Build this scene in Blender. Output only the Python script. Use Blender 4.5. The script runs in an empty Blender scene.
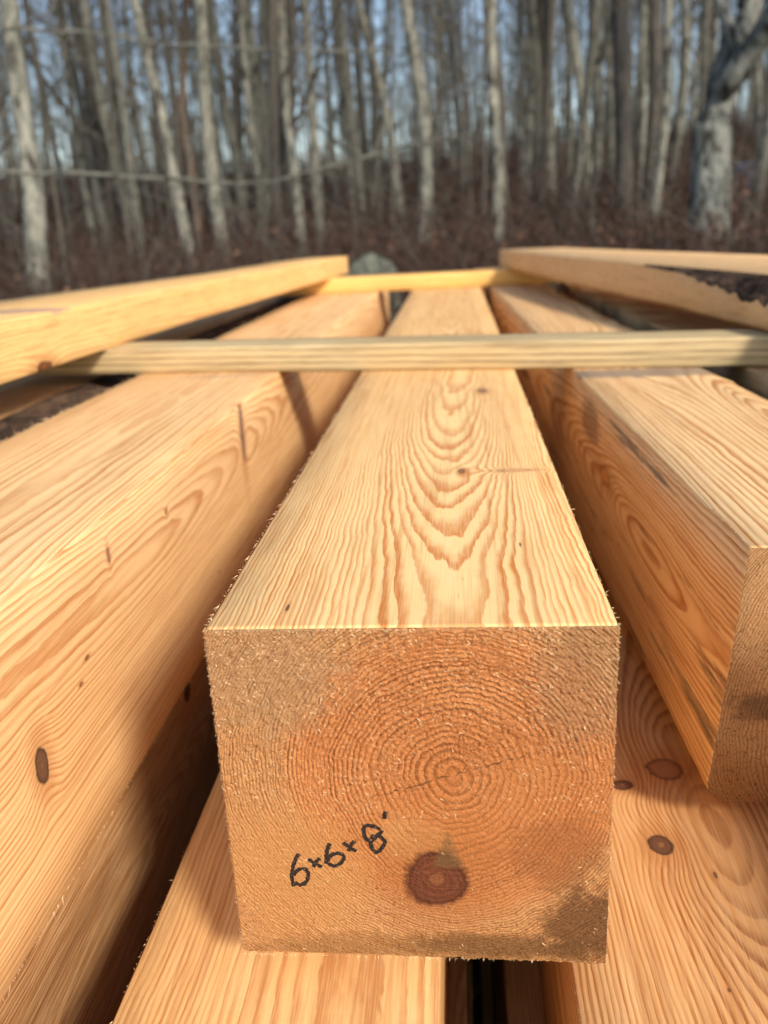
import bpy, bmesh, math, random
from mathutils import Vector, noise, Matrix
random.seed(7)
C = bpy.context.scene.collection
R = math.radians

# ------------------------------------------------------------------ camera numbers
CAMP = Vector((0.0201, -0.2889, 0.1405))
ROT = ((0.996, -0.0206, -0.0868), (0.076, -0.3147, 0.9462), (-0.0469, -0.949, -0.3118))  # world <- (right, down, forward)
F = 872.0
def ray(px, py):
    d = (px - 384.0, py - 512.0, F)
    return Vector([sum(ROT[i][k] * d[k] for k in range(3)) for i in range(3)])
def at_y(px, py, y):                       # real point in the vertical plane y = const
    r = ray(px, py); t = (y - CAMP.y) / r.y
    return CAMP + r * t

# ------------------------------------------------------------------ object helpers
def tag(o, label=None, cat=None, group=None, kind=None):
    if label: o['label'] = label
    if cat: o['category'] = cat
    if group: o['group'] = group
    if kind: o['kind'] = kind
    return o
def empty(name, loc=(0, 0, 0), **k):
    o = bpy.data.objects.new(name, None); C.objects.link(o); o.location = loc
    o.empty_display_size = 0.1
    return tag(o, **k)
class MB:
    """collects vertices and faces of one mesh object"""
    def __init__(s): s.v = []; s.f = []; s.m = []
    def face(s, idx, m=0): s.f.append(idx); s.m.append(m)
    def build(s, name, mats, parent=None, loc=(0, 0, 0), smooth=True, flat=None):
        me = bpy.data.meshes.new(name)
        L = Vector(loc)
        me.from_pydata([tuple(Vector(p) - L) for p in s.v], [], s.f)
        me.polygons.foreach_set('material_index', s.m)
        me.polygons.foreach_set('use_smooth', [smooth] * len(s.f))
        for m in mats: me.materials.append(m)
        if flat is not None: me.polygons.foreach_set('use_smooth', [m_ != flat for m_ in s.m])
        me.update()
        o = bpy.data.objects.new(name, me); C.objects.link(o)
        if parent: o.parent = parent
        else: o.location = loc
        return o
    def tube(s, pts, rad, n=6, m=0, cap=True, lump=0.0):
        base = len(s.v); pts = [Vector(p) for p in pts]
        for i, p in enumerate(pts):
            d = (pts[min(i + 1, len(pts) - 1)] - pts[max(i - 1, 0)]).normalized()
            a = d.cross(Vector((0.13, 0.31, 0.94)) if abs(d.z) < 0.9 else Vector((0.2, 1, 0.1))).normalized(); b = d.cross(a)
            for k in range(n):
                t = 2 * math.pi * k / n; r = rad[i]
                if lump: r *= 1 + lump * noise.noise(Vector((math.cos(t) * 1.5, math.sin(t) * 1.5, i * 0.7)) + p * 3)
                s.v.append(p + (a * math.cos(t) + b * math.sin(t)) * r)
        for i in range(len(pts) - 1):
            for k in range(n):
                q = base + i * n; k2 = (k + 1) % n
                s.face((q + k, q + k2, q + n + k2, q + n + k), m)
        if cap:
            s.face(tuple(base + k for k in range(n))[::-1], m)
            s.face(tuple(base + (len(pts) - 1) * n + k for k in range(n)), m)
    def sliver(s, p, d, w, m=0):
        """a thin splinter: three sided spike"""
        p = Vector(p); d = Vector(d); u = d.cross(Vector((random.uniform(-1, 1), random.uniform(-1, 1), random.uniform(-1, 1))))
        if u.length < 1e-9: return
        u.normalize(); v = d.normalized().cross(u); b = len(s.v)
        s.v += [p + u * w, p - u * w * 0.5 + v * w * 0.6, p - u * w * 0.5 - v * w * 0.6, p + d]
        s.face((b, b + 1, b + 3), m); s.face((b + 1, b + 2, b + 3), m); s.face((b + 2, b, b + 3), m)
    def leaf(s, p, size, m=0):
        u = Vector((random.gauss(0, 1), random.gauss(0, 1), random.gauss(0, 1))).normalized()
        w = u.cross(Vector((random.gauss(0, 1), random.gauss(0, 1), random.gauss(0, 1)))).normalized()
        b = len(s.v); p = Vector(p)
        s.v += [p, p + u * size * .5 + w * size * .32, p + u * size, p + u * size * .5 - w * size * .32]
        s.face((b, b + 1, b + 2, b + 3), m)

# ------------------------------------------------------------------ node helper
class NT:
    def __init__(s, name):
        s.mat = bpy.data.materials.new(name); s.mat.use_nodes = True
        s.t = s.mat.node_tree; s.t.nodes.clear()
        s.out = s.t.nodes.new('ShaderNodeOutputMaterial')
        s.bsdf = s.t.nodes.new('ShaderNodeBsdfPrincipled')
        s.t.links.new(s.bsdf.outputs[0], s.out.inputs[0])
    def put(s, sock, v):
        if isinstance(v, bpy.types.NodeSocket): s.t.links.new(v, sock)
        elif isinstance(v, (tuple, list)) and len(v) == 3 and sock.type == 'RGBA': sock.default_value = (*v, 1)
        else: sock.default_value = v
    def m(s, op, a, b=None, c=None, clamp=False):
        n = s.t.nodes.new('ShaderNodeMath'); n.operation = op; n.use_clamp = clamp
        for i, v in enumerate((a, b, c)):
            if v is not None: s.put(n.inputs[i], v)
        return n.outputs[0]
    def add(s, a, b): return s.m('ADD', a, b)
    def sub(s, a, b): return s.m('SUBTRACT', a, b)
    def mul(s, a, b): return s.m('MULTIPLY', a, b)
    def lin(s, a, k, c): return s.m('MULTIPLY_ADD', a, k, c)
    def step(s, v, lo, hi, a=0.0, b=1.0, smooth=True):
        n = s.t.nodes.new('ShaderNodeMapRange'); n.interpolation_type = 'SMOOTHSTEP' if smooth else 'LINEAR'
        for i, x in enumerate((v, lo, hi, a, b)): s.put(n.inputs[i], x)
        return n.outputs[0]
    def xyz(s, x, y, z):
        n = s.t.nodes.new('ShaderNodeCombineXYZ')
        for i, v in enumerate((x, y, z)): s.put(n.inputs[i], v)
        return n.outputs[0]
    def sep(s, v):
        n = s.t.nodes.new('ShaderNodeSeparateXYZ'); s.put(n.inputs[0], v); return n.outputs
    def vm(s, op, a, b):
        n = s.t.nodes.new('ShaderNodeVectorMath'); n.operation = op; s.put(n.inputs[0], a); s.put(n.inputs[1], b)
        return n.outputs['Value'] if op in ('LENGTH', 'DISTANCE', 'DOT_PRODUCT') else n.outputs[0]
    def coord(s): return s.t.nodes.new('ShaderNodeTexCoord').outputs['Object']
    def noise(s, v, scale=1.0, detail=3.0, rough=0.55, col=False, w=None, dist=0.0):
        n = s.t.nodes.new('ShaderNodeTexNoise'); s.put(n.inputs['Vector'], v)
        n.inputs['Scale'].default_value = scale; n.inputs['Detail'].default_value = detail
        n.inputs['Roughness'].default_value = rough; n.inputs['Distortion'].default_value = dist
        return n.outputs['Color' if col else 'Fac']
    def mix(s, f, a, b, mode='MIX'):
        n = s.t.nodes.new('ShaderNodeMix'); n.data_type = 'RGBA'; n.blend_type = mode
        s.put(n.inputs[0], f); s.put(n.inputs[6], a); s.put(n.inputs[7], b); return n.outputs[2]
    def bump(s, h, strength, dist, nrm=None):
        n = s.t.nodes.new('ShaderNodeBump'); n.inputs['Strength'].default_value = strength; n.inputs['Distance'].default_value = dist
        s.put(n.inputs['Height'], h)
        if nrm is not None: s.put(n.inputs['Normal'], nrm)
        return n.outputs[0]
    def fin(s, col, rough=0.7, nrm=None, spec=0.25, sss=0.0):
        s.put(s.bsdf.inputs['Base Color'], col); s.put(s.bsdf.inputs['Roughness'], rough)
        s.bsdf.inputs['Specular IOR Level'].default_value = spec
        if nrm is not None: s.put(s.bsdf.inputs['Normal'], nrm)
        return s.mat

EARLY = (0.70, 0.43, 0.19); LATE = (0.47, 0.19, 0.055)
def wood(name, pith=(0, 0), tilt=(0, 0), a=3000.0, b=50.0, bumps=(), knots=(), early=EARLY, late=LATE, seed=0.0,
         heart=0.0, heart_col=(0.60, 0.30, 0.11), wob=0.008, jag=0.0012, stains=0.0, latek=1.0, end=False,
         tone=(1, 1, 1), patches=(), end_center=None, fuzz=0.35, spot=None, saw=0.5):
    """solid (3D) conifer wood: growth rings about a pith line, so top, side and end grain belong together"""
    N = NT(name); P0 = N.coord(); P = P0
    x, y, z = N.sep(P)[:3]
    sd = (seed, seed * 1.7, seed * .6)
    lo = N.noise(N.vm('ADD', N.vm('MULTIPLY', P, (9, 2.4, 9)), sd), 1, 2, .5, col=True)
    hi = N.noise(N.vm('ADD', N.vm('MULTIPLY', P, (70, 22, 70)), sd), 1, 3, .6, col=True)
    lx, ly, lz = N.sep(lo)[:3]; hx, hy, hz = N.sep(hi)[:3]
    X = N.sub(x, N.lin(y, tilt[0], pith[0])); Z = N.sub(z, N.lin(y, tilt[1], pith[1]))
    X = N.add(X, N.lin(lx, wob * 2, -wob)); Z = N.add(Z, N.lin(lz, wob * 2, -wob))
    X = N.add(X, N.lin(hx, jag * 2, -jag)); Z = N.add(Z, N.lin(hz, jag * 2, -jag))
    if end:
        ew = N.noise(N.vm('ADD', P, sd), 34, 3, .6, col=True); ex, ey, ez = N.sep(ew)[:3]
        X = N.add(X, N.lin(ex, .007, -.0035)); Z = N.add(Z, N.lin(ez, .007, -.0035))
    r = N.m('SQRT', N.add(N.mul(X, X), N.mul(Z, Z)))
    r0 = r
    for (c, w, A) in bumps:
        d = N.vm('DIVIDE', N.vm('SUBTRACT', P, c), w)
        d2 = N.vm('DOT_PRODUCT', d, d)
        r = N.lin(N.m('EXPONENT', N.mul(d2, -1.0)), A, r)
    for (c, w, A, kc) in knots:
        w2 = tuple(q * 2.4 for q in w)
        d = N.vm('DIVIDE', N.vm('SUBTRACT', P, c), w2); d2 = N.vm('DOT_PRODUCT', d, d)
        r = N.lin(N.m('EXPONENT', N.mul(d2, -1.0)), A, r)
    r = N.m('MAXIMUM', r, 0.0)
    ph = N.add(N.mul(N.mul(r, r), a), N.mul(r, b))
    ph = N.add(ph, N.mul(N.noise(N.xyz(N.mul(r, 55), seed, 0), 1, 2), 2.5))
    fr = N.m('FRACT', ph); idn = N.m('FLOOR', ph)
    wn = N.t.nodes.new('ShaderNodeTexWhiteNoise'); wn.noise_dimensions = '1D'; N.put(wn.inputs['W'], N.add(idn, seed * 3.1))
    rnd = wn.outputs[0]
    late_m = N.mul(N.step(fr, 0.28, 0.86), N.step(fr, 0.9, 1.0, 1, 0))
    late_m = N.mul(late_m, N.lin(rnd, 0.55 * latek, 0.45 * latek))
    # fibres along the length
    fib = N.noise(N.vm('MULTIPLY', P, (1100, 28, 1100)), 1, 3, .6)
    fib2 = N.noise(N.vm('MULTIPLY', P, (260, 7, 260)), 1, 3, .6)
    cloud = N.noise(N.vm('ADD', N.vm('MULTIPLY', P, (14, 5, 14)), sd), 1, 3, .6)
    col = N.mix(late_m, early, late)
    if heart > 0:
        hm = N.step(N.add(r0, N.lin(cloud, .012, -.006)), heart * .85, heart * 1.1, 1, 0)
        col = N.mix(N.mul(hm, .75), col, N.mix(late_m, heart_col, (late[0] * .8, late[1] * .75, late[2] * .75)))
    if end:
        fuzzn = N.noise(P, 620, 5, .8); f2 = N.noise(P, 200, 5, .75)
        mask = N.step(N.noise(P, 26, 3, .6), .35, .65, .35, 1.0)
        col = N.mix(N.mul(mask, N.step(N.add(fuzzn, N.lin(f2, .6, -.3)), .50, .72, 0, .75)), col, (0.62, 0.38, 0.18))
        col = N.mix(N.mul(mask, N.step(fuzzn, .46, .37)), col, (0.085, 0.030, 0.012))  # low spots of the torn fuzz: crevice shade put into the colour
        grit = N.noise(P, 1250, 3, .8)
        col = N.mix(N.step(grit, .54, .70, 0, .6), col, (0.80, 0.56, 0.32))
        col = N.mix(N.step(grit, .44, .30, 0, .5), col, (0.14, 0.055, 0.02))
        scr = N.noise(N.vm('MULTIPLY', N.xyz(N.add(x, N.mul(z, .7)), 0, N.sub(z, N.mul(x, .7))), (900, 1, 60)), 1, 4, .7)
        col = N.mix(N.step(scr, .52, .70, 0, .35), col, (0.66, 0.42, 0.20))
    else:
        col = N.mix(N.step(fib, .35, .75, .0, .42), col, (0.82, 0.60, 0.33))
        col = N.mix(N.step(fib2, .52, .28, .0, .45), col, (late[0] * .8, late[1] * .8, late[2] * .8))
        # resin pores / dark ticks
        tick = N.noise(N.vm('ADD', N.vm('MULTIPLY', P, (340, 60, 340)), sd), 1, 1, .5)
        col = N.mix(N.step(tick, .80, .86, 0, .7), col, (0.14, 0.06, 0.03))
    col = N.mix(N.step(cloud, .3, .75, 0, .35), col, N.mix(1.0, col, (0.80, 0.66, 0.5), 'MULTIPLY'))
    big = N.noise(N.vm('ADD', N.vm('MULTIPLY', P, (30, 9, 30)), sd), 1, 4, .65)
    col = N.mix(N.step(big, .52, .78, 0, .4), col, N.mix(1.0, col, (0.78, 0.68, 0.62), 'MULTIPLY'))
    if stains:
        st = N.noise(N.vm('ADD', N.vm('MULTIPLY', P, (75, 5, 75)), (seed + 4, 2, 1)), 1, 4, .6)
        st = N.add(st, N.lin(N.noise(P, 420, 3, .7), .10, -.05))
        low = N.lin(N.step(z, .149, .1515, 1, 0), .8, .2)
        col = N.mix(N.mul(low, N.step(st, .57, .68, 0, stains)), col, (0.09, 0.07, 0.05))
    for (c, w, pc, k) in patches:          # stains, dirt, torn places with a shape of their own
        d = N.vm('DIVIDE', N.vm('SUBTRACT', P, c), w); d2 = N.vm('LENGTH', d, (0, 0, 0))
        nn = N.noise(P, 120, 5, .75)
        col = N.mix(N.mul(N.step(N.add(d2, N.lin(nn, 1.6, -.8)), .55, 1.1, 1, 0), k), col, pc)
    kh = None
    for (c, w, A, kc) in knots:
        d = N.vm('DIVIDE', N.vm('SUBTRACT', P, c), w)
        dl = N.vm('LENGTH', d, (0, 0, 0))
        kn = N.noise(N.vm('MULTIPLY', P, (1, .7, 1)), 330, 3, .6)
        dn = N.add(dl, N.lin(kn, .34, -.17)); dn = N.add(dn, N.lin(N.noise(N.vm('ADD', P, sd), 85, 2), .5, -.25))
        halo = N.mul(N.step(dn, 1.0, 2.8, 1, 0), .45)
        col = N.mix(halo, col, (0.40, 0.15, 0.045))
        kr = N.m('FRACT', N.mul(dn, 5.0))
        kcol = N.mix(N.step(kr, .2, .9, 0, .3), kc, (kc[0] * 2.6, kc[1] * 2.4, kc[2] * 2.1))
        kcol = N.mix(N.step(dn, .10, .30, .35, 0), kcol, (0.45, 0.2, 0.07))
        kcol = N.mix(N.step(dn, .62, .95, 0, .5 if end else .85), kcol, (kc[0] * .35, kc[1] * .35, kc[2] * .35))
        col = N.mix(N.step(dn, .86, 1.12, .95, 0), col, kcol)
    if spot: col = spot(N, P, col)
    col = N.mix(1.0, col, tone, 'MULTIPLY')
    if end:
        h = N.add(N.mul(fuzzn, 1.2), N.mul(f2, 1.2)); h = N.add(h, N.mul(scr, .5)); h = N.add(h, N.mul(late_m, -.12))
        nrm = N.bump(h, 1.0, .0022)
        return N.fin(col, .85, nrm, .12)
    sawn = N.noise(N.vm('MULTIPLY', P, (35, 420, 35)), 1, 3, .6)
    fz = N.noise(P, 1500, 3, .8)
    h = N.add(N.mul(late_m, .25), N.mul(fib, .35 + fuzz)); h = N.add(h, N.mul(sawn, saw)); h = N.add(h, N.mul(fz, fuzz))
    nrm = N.bump(h, .5, .0005)
    return N.fin(col, .62, nrm, .22)

# ------------------------------------------------------------------ lofted timbers
def nz(x, y, z, s=0.0): return noise.noise(Vector((x, y, z + s)))
def rect_section(x0, x1, z0, z1, seed, n=7, bev=.0009, jit=.00035):
    """returns sec(y) -> list of (x, z), counter-clockwise seen from -y, straight faces and slightly furred arrises"""
    base = []
    for (ax, az, bx, bz) in ((x0, z0, x1, z0), (x1, z0, x1, z1), (x1, z1, x0, z1), (x0, z1, x0, z0)):
        dx, dz = bx - ax, bz - az; L = math.hypot(dx, dz)
        for k in range(n):
            t = (bev + (L - 2 * bev) * k / (n - 1)) / L
            base.append((ax + dx * t, az + dz * t, 1 if k in (0, n - 1) else 0))
    def sec(y):
        o = []
        for i, (x, z, c) in enumerate(base):
            j = jit * (1.0 if c else .35)
            o.append((x + j * nz(x * 40, y * 170, i * 3.1, seed), z + j * nz(x * 40 + 9, y * 170, i * 1.7, seed)))
        return o
    return sec
def loft(mb, y0, y1, ny, sec, bow=lambda y: (0, 0), side=0, cap=1, shear=lambda x, z, e: 0.0, matf=None):
    base = len(mb.v); n = None
    ys = [y0 + (y1 - y0) * ((i / ny) ** 1.25) for i in range(ny + 1)]
    for i, y in enumerate(ys):
        s = sec(y); n = len(s); bx, bz = bow(y)
        e = 0 if i == 0 else (1 if i == ny else None)
        for (x, z) in s:
            t = i / ny
            mb.v.append(Vector((x + bx, y + shear(x, z, 0) * (1 - t) + shear(x, z, 1) * t, z + bz)))
    for i in range(ny):
        for k in range(n):
            q = base + i * n; k2 = (k + 1) % n
            mb.face((q + k, q + k2, q + n + k2, q + n + k), matf(k, ys[i]) if matf else side)
    mb.face(tuple(base + k for k in range(n))[::-1], cap)
    mb.face(tuple(base + ny * n + k for k in range(n)), cap)
def edge_splinters(mb, p0, p1, n, out, lmax=.003, m=0, bow=lambda y: (0, 0)):
    p0 = Vector(p0); p1 = Vector(p1)
    for _ in range(n):
        t = random.random() ** 1.3; p = p0.lerp(p1, t); bx, bz = bow(p.y); p += Vector((bx, 0, bz))
        l = lmax * (.15 + random.random() ** 4)
        d = Vector(out) * random.uniform(.1, .7) + Vector((random.gauss(0, .15), random.choice((-1, -1, 1)) * random.uniform(.3, 1), random.gauss(0, .15)))
        mb.sliver(p, d.normalized() * l, random.uniform(.00010, .00032), m)

FUZZ = NT('torn_fibre'); FUZZ = FUZZ.fin((0.80, 0.56, 0.31), .8)

# ---- middle beam --------------------------------------------------
B0 = Vector((0, 0, -.152))       # base of the middle beam
def loc(p, b): return (p[0] - b[0], p[1] - b[1], p[2] - b[2])
cx_knots = [(loc((.0415, .468, 0), B0), (.004, .010, .02), .004, (.22, .12, .07)),
            (loc((.0215, .212, 0), B0), (.0022, .005, .01), .003, (.22, .1, .05)),
            (loc((.053, .211, 0), B0), (.009, .0022, .02), -.004, (.55, .27, .12)),
            (loc((-.048, .020, 0), B0), (.0006, .003, .002), .0, (.10, .05, .03)),
            (loc((.047, .086, 0), B0), (.0004, .002, .002), .0, (.10, .05, .03))]
mid_args = dict(pith=(.0161, -.0623 + .152), tilt=(.0, .0), a=2500., b=120., seed=2.3,
    bumps=[(loc((.012, .40, 0), B0), (.050, .27, .03), -.024), (loc((.036, .61, 0), B0), (.040, .15, .03), -.022), (loc((.066, .30, 0), B0), (.016, .20, .03), .010),
           (loc((-.07, .5, 0), B0), (.03, .3, .03), .006), (loc((.0, 1.25, 0), B0), (.04, .3, .03), -.025)],
    wob=.006, jag=.0017)
M_mid = wood('sawn_wood_middle', knots=cx_knots, early=(.84, .56, .235), late=(.58, .20, .042), heart=.0, latek=1.28, **mid_args)
def end_spots(N, P, col):
    x, y, z = N.sep(P)[:3]
    # drying crack through the pith
    cz = N.sub(z, N.add(N.lin(x, .33, .0845), N.lin(N.noise(N.xyz(N.mul(x, 160), 0, 0), 1, 3), .006, -.003)))
    ck = N.mul(N.step(N.m('ABSOLUTE', cz), .0001, .0006, 1, 0), N.step(N.m('ABSOLUTE', N.sub(x, .014)), .018, .05, 1, 0))
    col = N.mix(N.mul(ck, N.step(N.noise(P, 300, 2), .4, .6)), col, (.12, .06, .03))
    # olive spike of grain rising from the knot
    sx = N.m('ABSOLUTE', N.sub(x, .0125)); sz = N.sub(z, .047)
    sp = N.mul(N.step(N.sub(sx, N.mul(N.sub(.016, sz), .35)), -.001, .0015, 1, 0), N.step(sz, -.002, .001))
    return N.mix(N.mul(sp, .6), col, (.20, .13, .055))
M_mid_end = wood('end_grain_middle', knots=[(loc((.0077, 0, -.1115), B0), (.0134, .012, .0136), -.009, (.13, .045, .024))],
    early=(.66, .37, .16), late=(.38, .14, .042), latek=1.15, heart=.066, heart_col=(.70, .265, .085), tone=(1.14, 1.07, 1.0), end=True, spot=end_spots,
    patches=[(loc((-.055, 0, -.018), B0), (.035, .02, .030), (.46, .30, .16), .55),
             (loc((.064, 0, -.022), B0), (.022, .02, .032), (.38, .23, .12), .5),
             (loc((.069, 0, -.135), B0), (.022, .02, .022), (.10, .045, .02), .75),
             (loc((.0, 0, -.148), B0), (.08, .02, .010), (.30, .15, .05), .55),
             (loc((.055, 0, -.098), B0), (.022, .02, .020), (.17, .07, .03), .45),
             (loc((.030, 0, -.145), B0), (.04, .02, .007), (.09, .045, .02), .5),
             (loc((-.050, 0, -.110), B0), (.035, .02, .035), (.60, .31, .11), .5),
             (loc((-.002, 0, -.092), B0), (.016, .02, .012), (.66, .38, .15), .6),
             (loc((.035, 0, -.075), B0), (.05, .02, .04), (.52, .19, .055), .35)], **dict(mid_args, a=2900., b=250., jag=.0022))

def face_height(x, z):
    """height (towards -y) of the sawn end of the middle beam; z measured from the base"""
    dx = x - .0161; dz = z - .0897; r = math.hypot(dx, dz)
    rough = max(0.0, min(1.0, (z - .072) / .035 + .5 * nz(x * 30, z * 30, 1.0)))        # torn above the pith
    rough = max(rough, max(0.0, min(1.0, (.022 - z) / .02 + .4 * nz(x * 40, z * 40, 4.0))))
    rough = max(rough, max(0.0, min(1.0, (x - .045) / .03)) * .6)
    if abs(x - .0077) < .015 and abs(z - .0405) < .014: rough *= .25
    ang = math.atan2(dz, dx)
    rw = r + .004 * nz(x * 34, z * 34, 12)
    torn = nz(rw * 620, ang * 22, 0.3) * 1.1 + nz(x * 900, z * 900, 2.0) * .7 + nz(x * 330, z * 330, 5.0) * .5
    ring = math.sin((2900 * r * r + 250 * r) * 6.283 + 2 * nz(x * 60, z * 60, 0))
    fine = nz(x * 1600, z * 1600, 7.0)
    rows = nz(x * 60, z * 620, 9.0)
    return rough * (torn * .00060 + .00018 * ring) + (.25 + rough) * fine * .00012 + (1 - rough) * rows * .00016 + .0002 * nz(x * 45, z * 45, 3.3)

W = .0762
mb = MB()
loft(mb, .0012, 2.438, 190, rect_section(-W, W, -.152, 0, 1.1), side=0, cap=1)
NX = 400; H = .152
g0 = len(mb.v)
for j in range(NX + 1):
    for i in range(NX + 1):
        x = -W + 2 * W * i / NX; z = H * j / NX
        edge = min(i, j, NX - i, NX - j)
        h = face_height(x, z)
        if edge == 0:
            jx = nz(x * 500, z * 500, 11) * .0007; jz = nz(x * 500, z * 500, 17) * .0006
            if i in (0, NX): x += (abs(jx) * (1 if i else -1)) * 1.2
            if j in (0, NX): z += (jz if j else -abs(jz)) * 1.0
            h -= .0006
        # the bottom corner on the left of the end is a hair shorter than the right one
        z2 = z
        if z < .02: z2 = z + (.02 - z) / .02 * (.0022 - .0036 * i / NX)
        mb.v.append(Vector((x, -h, z2 - .152)))
for j in range(NX):
    for i in range(NX):
        q = g0 + j * (NX + 1) + i
        mb.face((q, q + 1, q + NX + 2, q + NX + 1), 1)
rim = [g0 + i for i in range(NX + 1)] + [g0 + j * (NX + 1) + NX for j in range(1, NX + 1)] + \
      [g0 + NX * (NX + 1) + i for i in range(NX - 1, -1, -1)] + [g0 + j * (NX + 1) for j in range(NX - 1, 0, -1)]
b2 = len(mb.v)
for q in rim:
    p = mb.v[q]; mb.v.append(Vector((max(-W, min(W, p.x)) * .999, .0022, max(-.1515, min(-.0003, p.z)))))
for k in range(len(rim)):
    k2 = (k + 1) % len(rim)
    mb.face((rim[k2], rim[k], b2 + k, b2 + k2), 1)
# torn tufts standing out of the sawn end
for _ in range(3600):
    x = random.uniform(-W, W); z = H * (1 - random.random() ** 1.7)
    k = face_height(x, z)
    up = (z - .07) / .08
    if up < 0 and random.random() < .75: continue
    if nz(x * 55, z * 55, 21.) < -.05 + .25 * random.random() - .2: continue
    if abs(x - .0077) < .013 and abs(z - .0405) < .012: continue
    l = random.uniform(.0007, .0020) * (1.0 if random.random() < .93 else 1.6)
    mb.sliver((x, -k + .0001, z - .152), Vector((random.gauss(.45, .4), -random.uniform(.03, .38), random.gauss(-.5, .4))).normalized() * l,
              random.uniform(.00012, .00034), 2)
edge_splinters(mb, (-W, 0, 0), (-W, 1.2, 0), 420, (-1, 0, .1), .0050, 2)
edge_splinters(mb, (W, 0, 0), (W, 1.2, 0), 260, (1, 0, .1), .0022, 2)
edge_splinters(mb, (-W, 0, -.152), (W, 0, -.152), 220, (0, -.4, -1), .0016, 2)
for sx in (-1, 1):
    for _ in range(260 if sx < 0 else 110):
        z = -random.random() * .15
        mb.sliver((sx * W, random.uniform(-.0004, .001), z), Vector((sx * random.uniform(.3, 1), random.gauss(0, .5), random.gauss(0, .5))).normalized() * random.uniform(.0004, .0014), .00012, 2)
for _ in range(140):
    x = random.uniform(-W, W)
    mb.sliver((x, random.uniform(-.0004, .001), 0), Vector((random.gauss(0, .5), random.gauss(-.3, .4), random.uniform(.1, 1))).normalized() * random.uniform(.0003, .0011), .00011, 2)
beam = empty('squared_timber', B0, label='middle squared beam with 6x6x8 written in black on its sawn end', cat='wooden beam', group='squared beams in the top layer of the stack')
mb.build('timber', [M_mid, M_mid_end, FUZZ], beam, B0, flat=1)

# handwriting on the end, following the surface
INK = NT('black_marker_ink'); _p = INK.coord(); _n = INK.noise(_p, 900, 3, .7)
INK = INK.fin(INK.mix(INK.step(_n, .56, .68), (.012, .010, .010), (.30, .15, .07)), .6)
def face_pt(px, py):
    p = at_y(px, py, 0); return (p.x, p.z + .152)
def T(u, v): return (280 + u * 120 / 768, 800 + v * 100 / 640)
strokes = [
    [T(128, 348), T(108, 362), T(92, 400), (280 + 80 * .15625, 800 + 440 * .15625), T(76, 500), T(90, 552)],
    [T(88, 480), T(112, 450), T(150, 438), T(178, 462), T(176, 505), T(150, 535), T(120, 540), T(96, 520)],
    [T(178, 378), T(215, 400), T(268, 428)], [T(255, 370), T(228, 398), T(214, 428)],
    [T(318, 276), T(302, 320), T(296, 370), T(296, 408)],
    [T(300, 390), T(330, 352), T(375, 340), T(408, 358), T(398, 392), T(368, 418), T(335, 420), T(308, 402)],
    [T(402, 272), T(440, 298), T(488, 328)], [T(478, 258), T(450, 296), T(440, 328)],
    [T(640, 188), T(610, 170), T(548, 162), T(535, 190), T(545, 240), T(580, 262), T(612, 236), T(640, 210), T(650, 190)],
    [T(600, 220), T(580, 262), T(590, 310), T(622, 332), T(655, 300), T(672, 268), T(640, 232), T(610, 228)],
    [T(676, 72), T(668, 92), T(668, 120)]]
mk = MB()
for st in strokes:
    pts = [face_pt(*q) for q in st]; dense = []
    for i in range(len(pts) - 1):        # Catmull-Rom
        p0, p1, p2, p3 = pts[max(i - 1, 0)], pts[i], pts[i + 1], pts[min(i + 2, len(pts) - 1)]
        for k in range(10):
            t = k / 10
            dense.append(tuple(.5 * ((2 * p1[c]) + (-p0[c] + p2[c]) * t + (2 * p0[c] - 5 * p1[c] + 4 * p2[c] - p3[c]) * t * t + (-p0[c] + 3 * p1[c] - 3 * p2[c] + p3[c]) * t ** 3) for c in (0, 1)))
    dense.append(pts[-1])
    b = len(mk.v); nn = 7
    for i, (x, z) in enumerate(dense):
        a0 = dense[max(i - 1, 0)]; a1 = dense[min(i + 1, len(dense) - 1)]
        dx, dz = a1[0] - a0[0], a1[1] - a0[1]; L = math.hypot(dx, dz) or 1
        for k in range(nn):
            side = (k / (nn - 1) - .5) * 2
            wd = .00084 * (1 + .55 * nz(x * 1300, z * 1300, side)) * (.6 if i in (0, len(dense) - 1) else 1)
            xx = x - dz / L * wd * side; zz = z + dx / L * wd * side
            mk.v.append(Vector((xx, -face_height(xx, zz) - .00014, zz - .152)))
    for i in range(len(dense) - 1):
        for k in range(nn - 1):
            q = b + i * nn + k; mk.face((q, q + 1, q + nn + 1, q + nn), 0)
tag(mk.build('handwriting', [INK], beam, B0), label='black marker handwriting 6x6x8')

# ---- left beam ----------------------------------------------------
def make_beam(loc0, label, sec, y0, y1, mats, bow=lambda y: (0, 0), ny=150, shear=lambda x, z, e: 0.0, spl=(), group=None, matf=None, extra=None, cat='wooden beam', name='squared_timber', part='timber'):
    mb = MB(); loft(mb, y0, y1, ny, sec, bow, 0, 1, shear, matf)
    for s in spl: edge_splinters(mb, *s, bow=bow)
    if extra: extra(mb)
    e = empty(name, loc0, label=label, cat=cat, group=group)
    mb.build(part, mats, e, loc0)
    return e
LB = Vector((-.247, 0, -.152))
def lbow(y): return (.0095 * y - .0015 * math.sin(y * 2) , 0)
lk = [(loc((-.170, .035, -.083), LB), (.02, .0058, .0102), .008, (.10, .05, .028)),
      (loc((-.170, .094, -.060), LB), (.01, .0024, .0011), .001, (.2, .08, .04)),
      (loc((-.170, .083, -.069), LB), (.01, .0020, .0009), .001, (.2, .08, .04)),
      (loc((-.170, .137, -.021), LB), (.006, .002, .0045), .002, (.25, .13, .09)),
      (loc((-.166, .232, -.028), LB), (.006, .002, .002), .003, (.3, .14, .07)),
      (loc((-.165, .44, -.022), LB), (.006, .006, .030), .004, (.18, .10, .08)),
      (loc((-.165, .33, -.11), LB), (.006, .0015, .001), .001, (.2, .1, .06))]
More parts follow.
